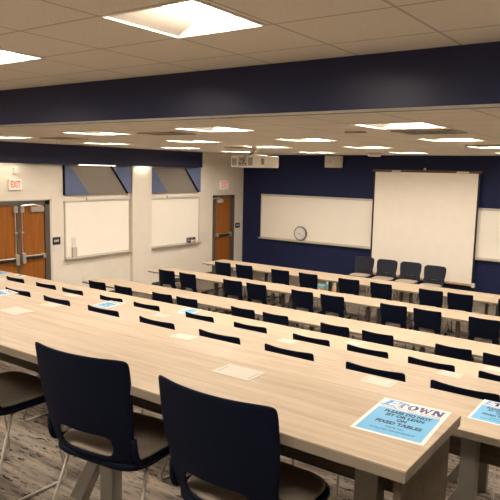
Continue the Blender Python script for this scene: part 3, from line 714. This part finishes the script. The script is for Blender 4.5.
dup(n0, (-4.98, 5.70, zt[4]), 0.25, 'blue notice on the fourth table, behind a peeking chair back, left of centre')
dup(n0, (-4.62, 2.86, zt[2]), -0.15, 'blue notice at the left edge, on the second table')
dup(n0, (-9.1, 5.72, zt[4]), 0.1, 'notice at the far left end of the fourth table below the double door')
def make_card(loc, rz, label):
    t = thing('paper_card', label, 'card', loc, rz, 'cream cards lying on the fixed tables')
    obj('card_sheet', bx(-0.082, 0.082, -0.055, 0.055, 0.0003, 0.0012), 'card', t)
    for s in (-1, 1):
        b = B_()
        for i in range(6): box(b, s*0.066-0.0025, s*0.066+0.0025, -0.03+i*0.010, -0.024+i*0.010, 0.0012, 0.0014)
        obj('printed_line', b, 'ink', t)
    return t
c0 = make_card((-1.25, 1.695, zt[1]), 0, 'cream card on the nearest table, above the centre foreground chair')
for x, y, k, rz, lab in (
    (-2.65, 1.74, 1, -0.05, 'cream card on the nearest table at the left edge'),
    (-1.22, 2.866, 2, 0, 'cream card on the second table, up and left of the nearest blue notice'),
    (-2.545, 2.86, 2, 0.1, 'cream card on the second table, left of centre in the photo'),
    (-3.925, 2.88, 2, 0.05, 'cream card on the second table, leftmost of that row'),
    (-2.65, 4.27, 3, 0, 'cream card on the third table, in the middle of the photo'),
    (-1.29, 4.30, 3, 0, 'cream card on the third table, toward the right'),
    (-4.07, 4.24, 3, 0.1, 'cream card on the third table, right of the glare-washed blue notice'),
    (-5.48, 4.28, 3, 0, 'cream card on the third table, left of the glare-washed blue notice'),
    (-2.73, 5.73, 4, 0, 'cream card on the fourth table, right of the middle'),
    (-1.33, 5.77, 4, 0, 'cream card on the fourth table, at the right edge'),
    (-6.9, 4.32, 3, 0, 'cream card on the third table, at the left edge')):
    dup(c0, (x, y, zt[k]), rz, lab)
t = thing('small_leaflet', 'small white leaflet with dark print at left on the fourth table', 'leaflet', (-8.70, 5.80, zt[4]))
obj('leaflet_sheet', bx(-0.12, 0.12, -0.05, 0.05, 0.0003, 0.001), 'paper', t); flat('dark_print', -0.05, 0.05, -0.03, 0.03, 0.0013, 'text', t)

# supplies on the floor under the foremost tables
t = thing('open_carton', 'tan orange open carton on the floor under the foremost tables', 'box', (-6.62, 12.45, 0))
b = B_(); box(b, -0.22, 0.22, -0.14, 0.14, 0, 0.012); box(b, -0.22, 0.22, -0.14, -0.13, 0, 0.16); box(b, -0.22, 0.22, 0.13, 0.14, 0, 0.16); box(b, -0.22, -0.21, -0.14, 0.14, 0, 0.16); box(b, 0.21, 0.22, -0.14, 0.14, 0, 0.16); obj('carton_body', b, 'orange', t)
b = B_(); prism(b, [(-0.14, 0.16), (0.14, 0.16), (0.14, 0.15), (-0.14, 0.15)], 0.30, lambda u, v, q: (-0.22-q, u, v-q*0.45)); obj('carton_flap', b, 'orange', t)
for i, (x, y, h, m, lab) in enumerate(((-6.66, 12.42, 0.36, 'teal', 'teal bottle standing in the open carton under the foremost tables'), (-6.50, 12.48, 0.30, 'peach', 'peach paper roll standing in the open carton'))):
    t = thing('spray_bottle' if i == 0 else 'paper_roll', lab, 'bottle' if i == 0 else 'roll', (x, y, 0.012))
    b = B_(); cyl(b, (0, 0, h*0.38), (0, 0, 1), 0.05, h*0.76, 16); obj('body', b, m, t, bevel=0.008)
    b = B_(); cyl(b, (0, 0, h*0.88), (0, 0, 1), 0.022, h*0.24, 12); obj('cap' if i == 0 else 'core', b, 'white', t)
tag(obj('storage_tub', slab(0.16, -0.12, 0.12, 0.0, 0.20), 'teal'), 'low teal tub beside the open carton', 'tub').location = (-6.98, 12.62, 0)

# ------------------------------------------------------------------ camera, world, view
f, yaw, pit, rol = 614.287, 0.62054, 0.129674, 0.021501
cy, sy, cp, sp, cr, sr = math.cos(yaw), math.sin(yaw), math.cos(pit), math.sin(pit), math.cos(rol), math.sin(rol)
def rotz(v): return Vector((cy*v[0]-sy*v[1], sy*v[0]+cy*v[1], v[2]))
R_ = rotz((cr, sp*sr, cp*sr)); U_ = rotz((-sr, sp*cr, cp*cr)); F_ = rotz((0, cp, -sp))
cam = bpy.data.cameras.new('camera'); cam.sensor_width = 36; cam.lens = f/500*36; cam.clip_start = 0.05
co = bpy.data.objects.new('camera', cam); C.objects.link(co)
co.matrix_world = Matrix(((R_.x, U_.x, -F_.x, 0), (R_.y, U_.y, -F_.y, 0), (R_.z, U_.z, -F_.z, CZ), (0, 0, 0, 1)))
sc = bpy.context.scene; sc.camera = co
w = bpy.data.worlds.new('world'); sc.world = w; w.use_nodes = True
w.node_tree.nodes['Background'].inputs[0].default_value = (0.9, 0.8, 0.65, 1); w.node_tree.nodes['Background'].inputs[1].default_value = 0.1
sc.view_settings.view_transform = 'Standard'; sc.view_settings.look = 'None'; sc.view_settings.exposure = 0.13
sc.cycles.use_denoising = True
sc.cycles.max_bounces = 8; sc.cycles.diffuse_bounces = 5
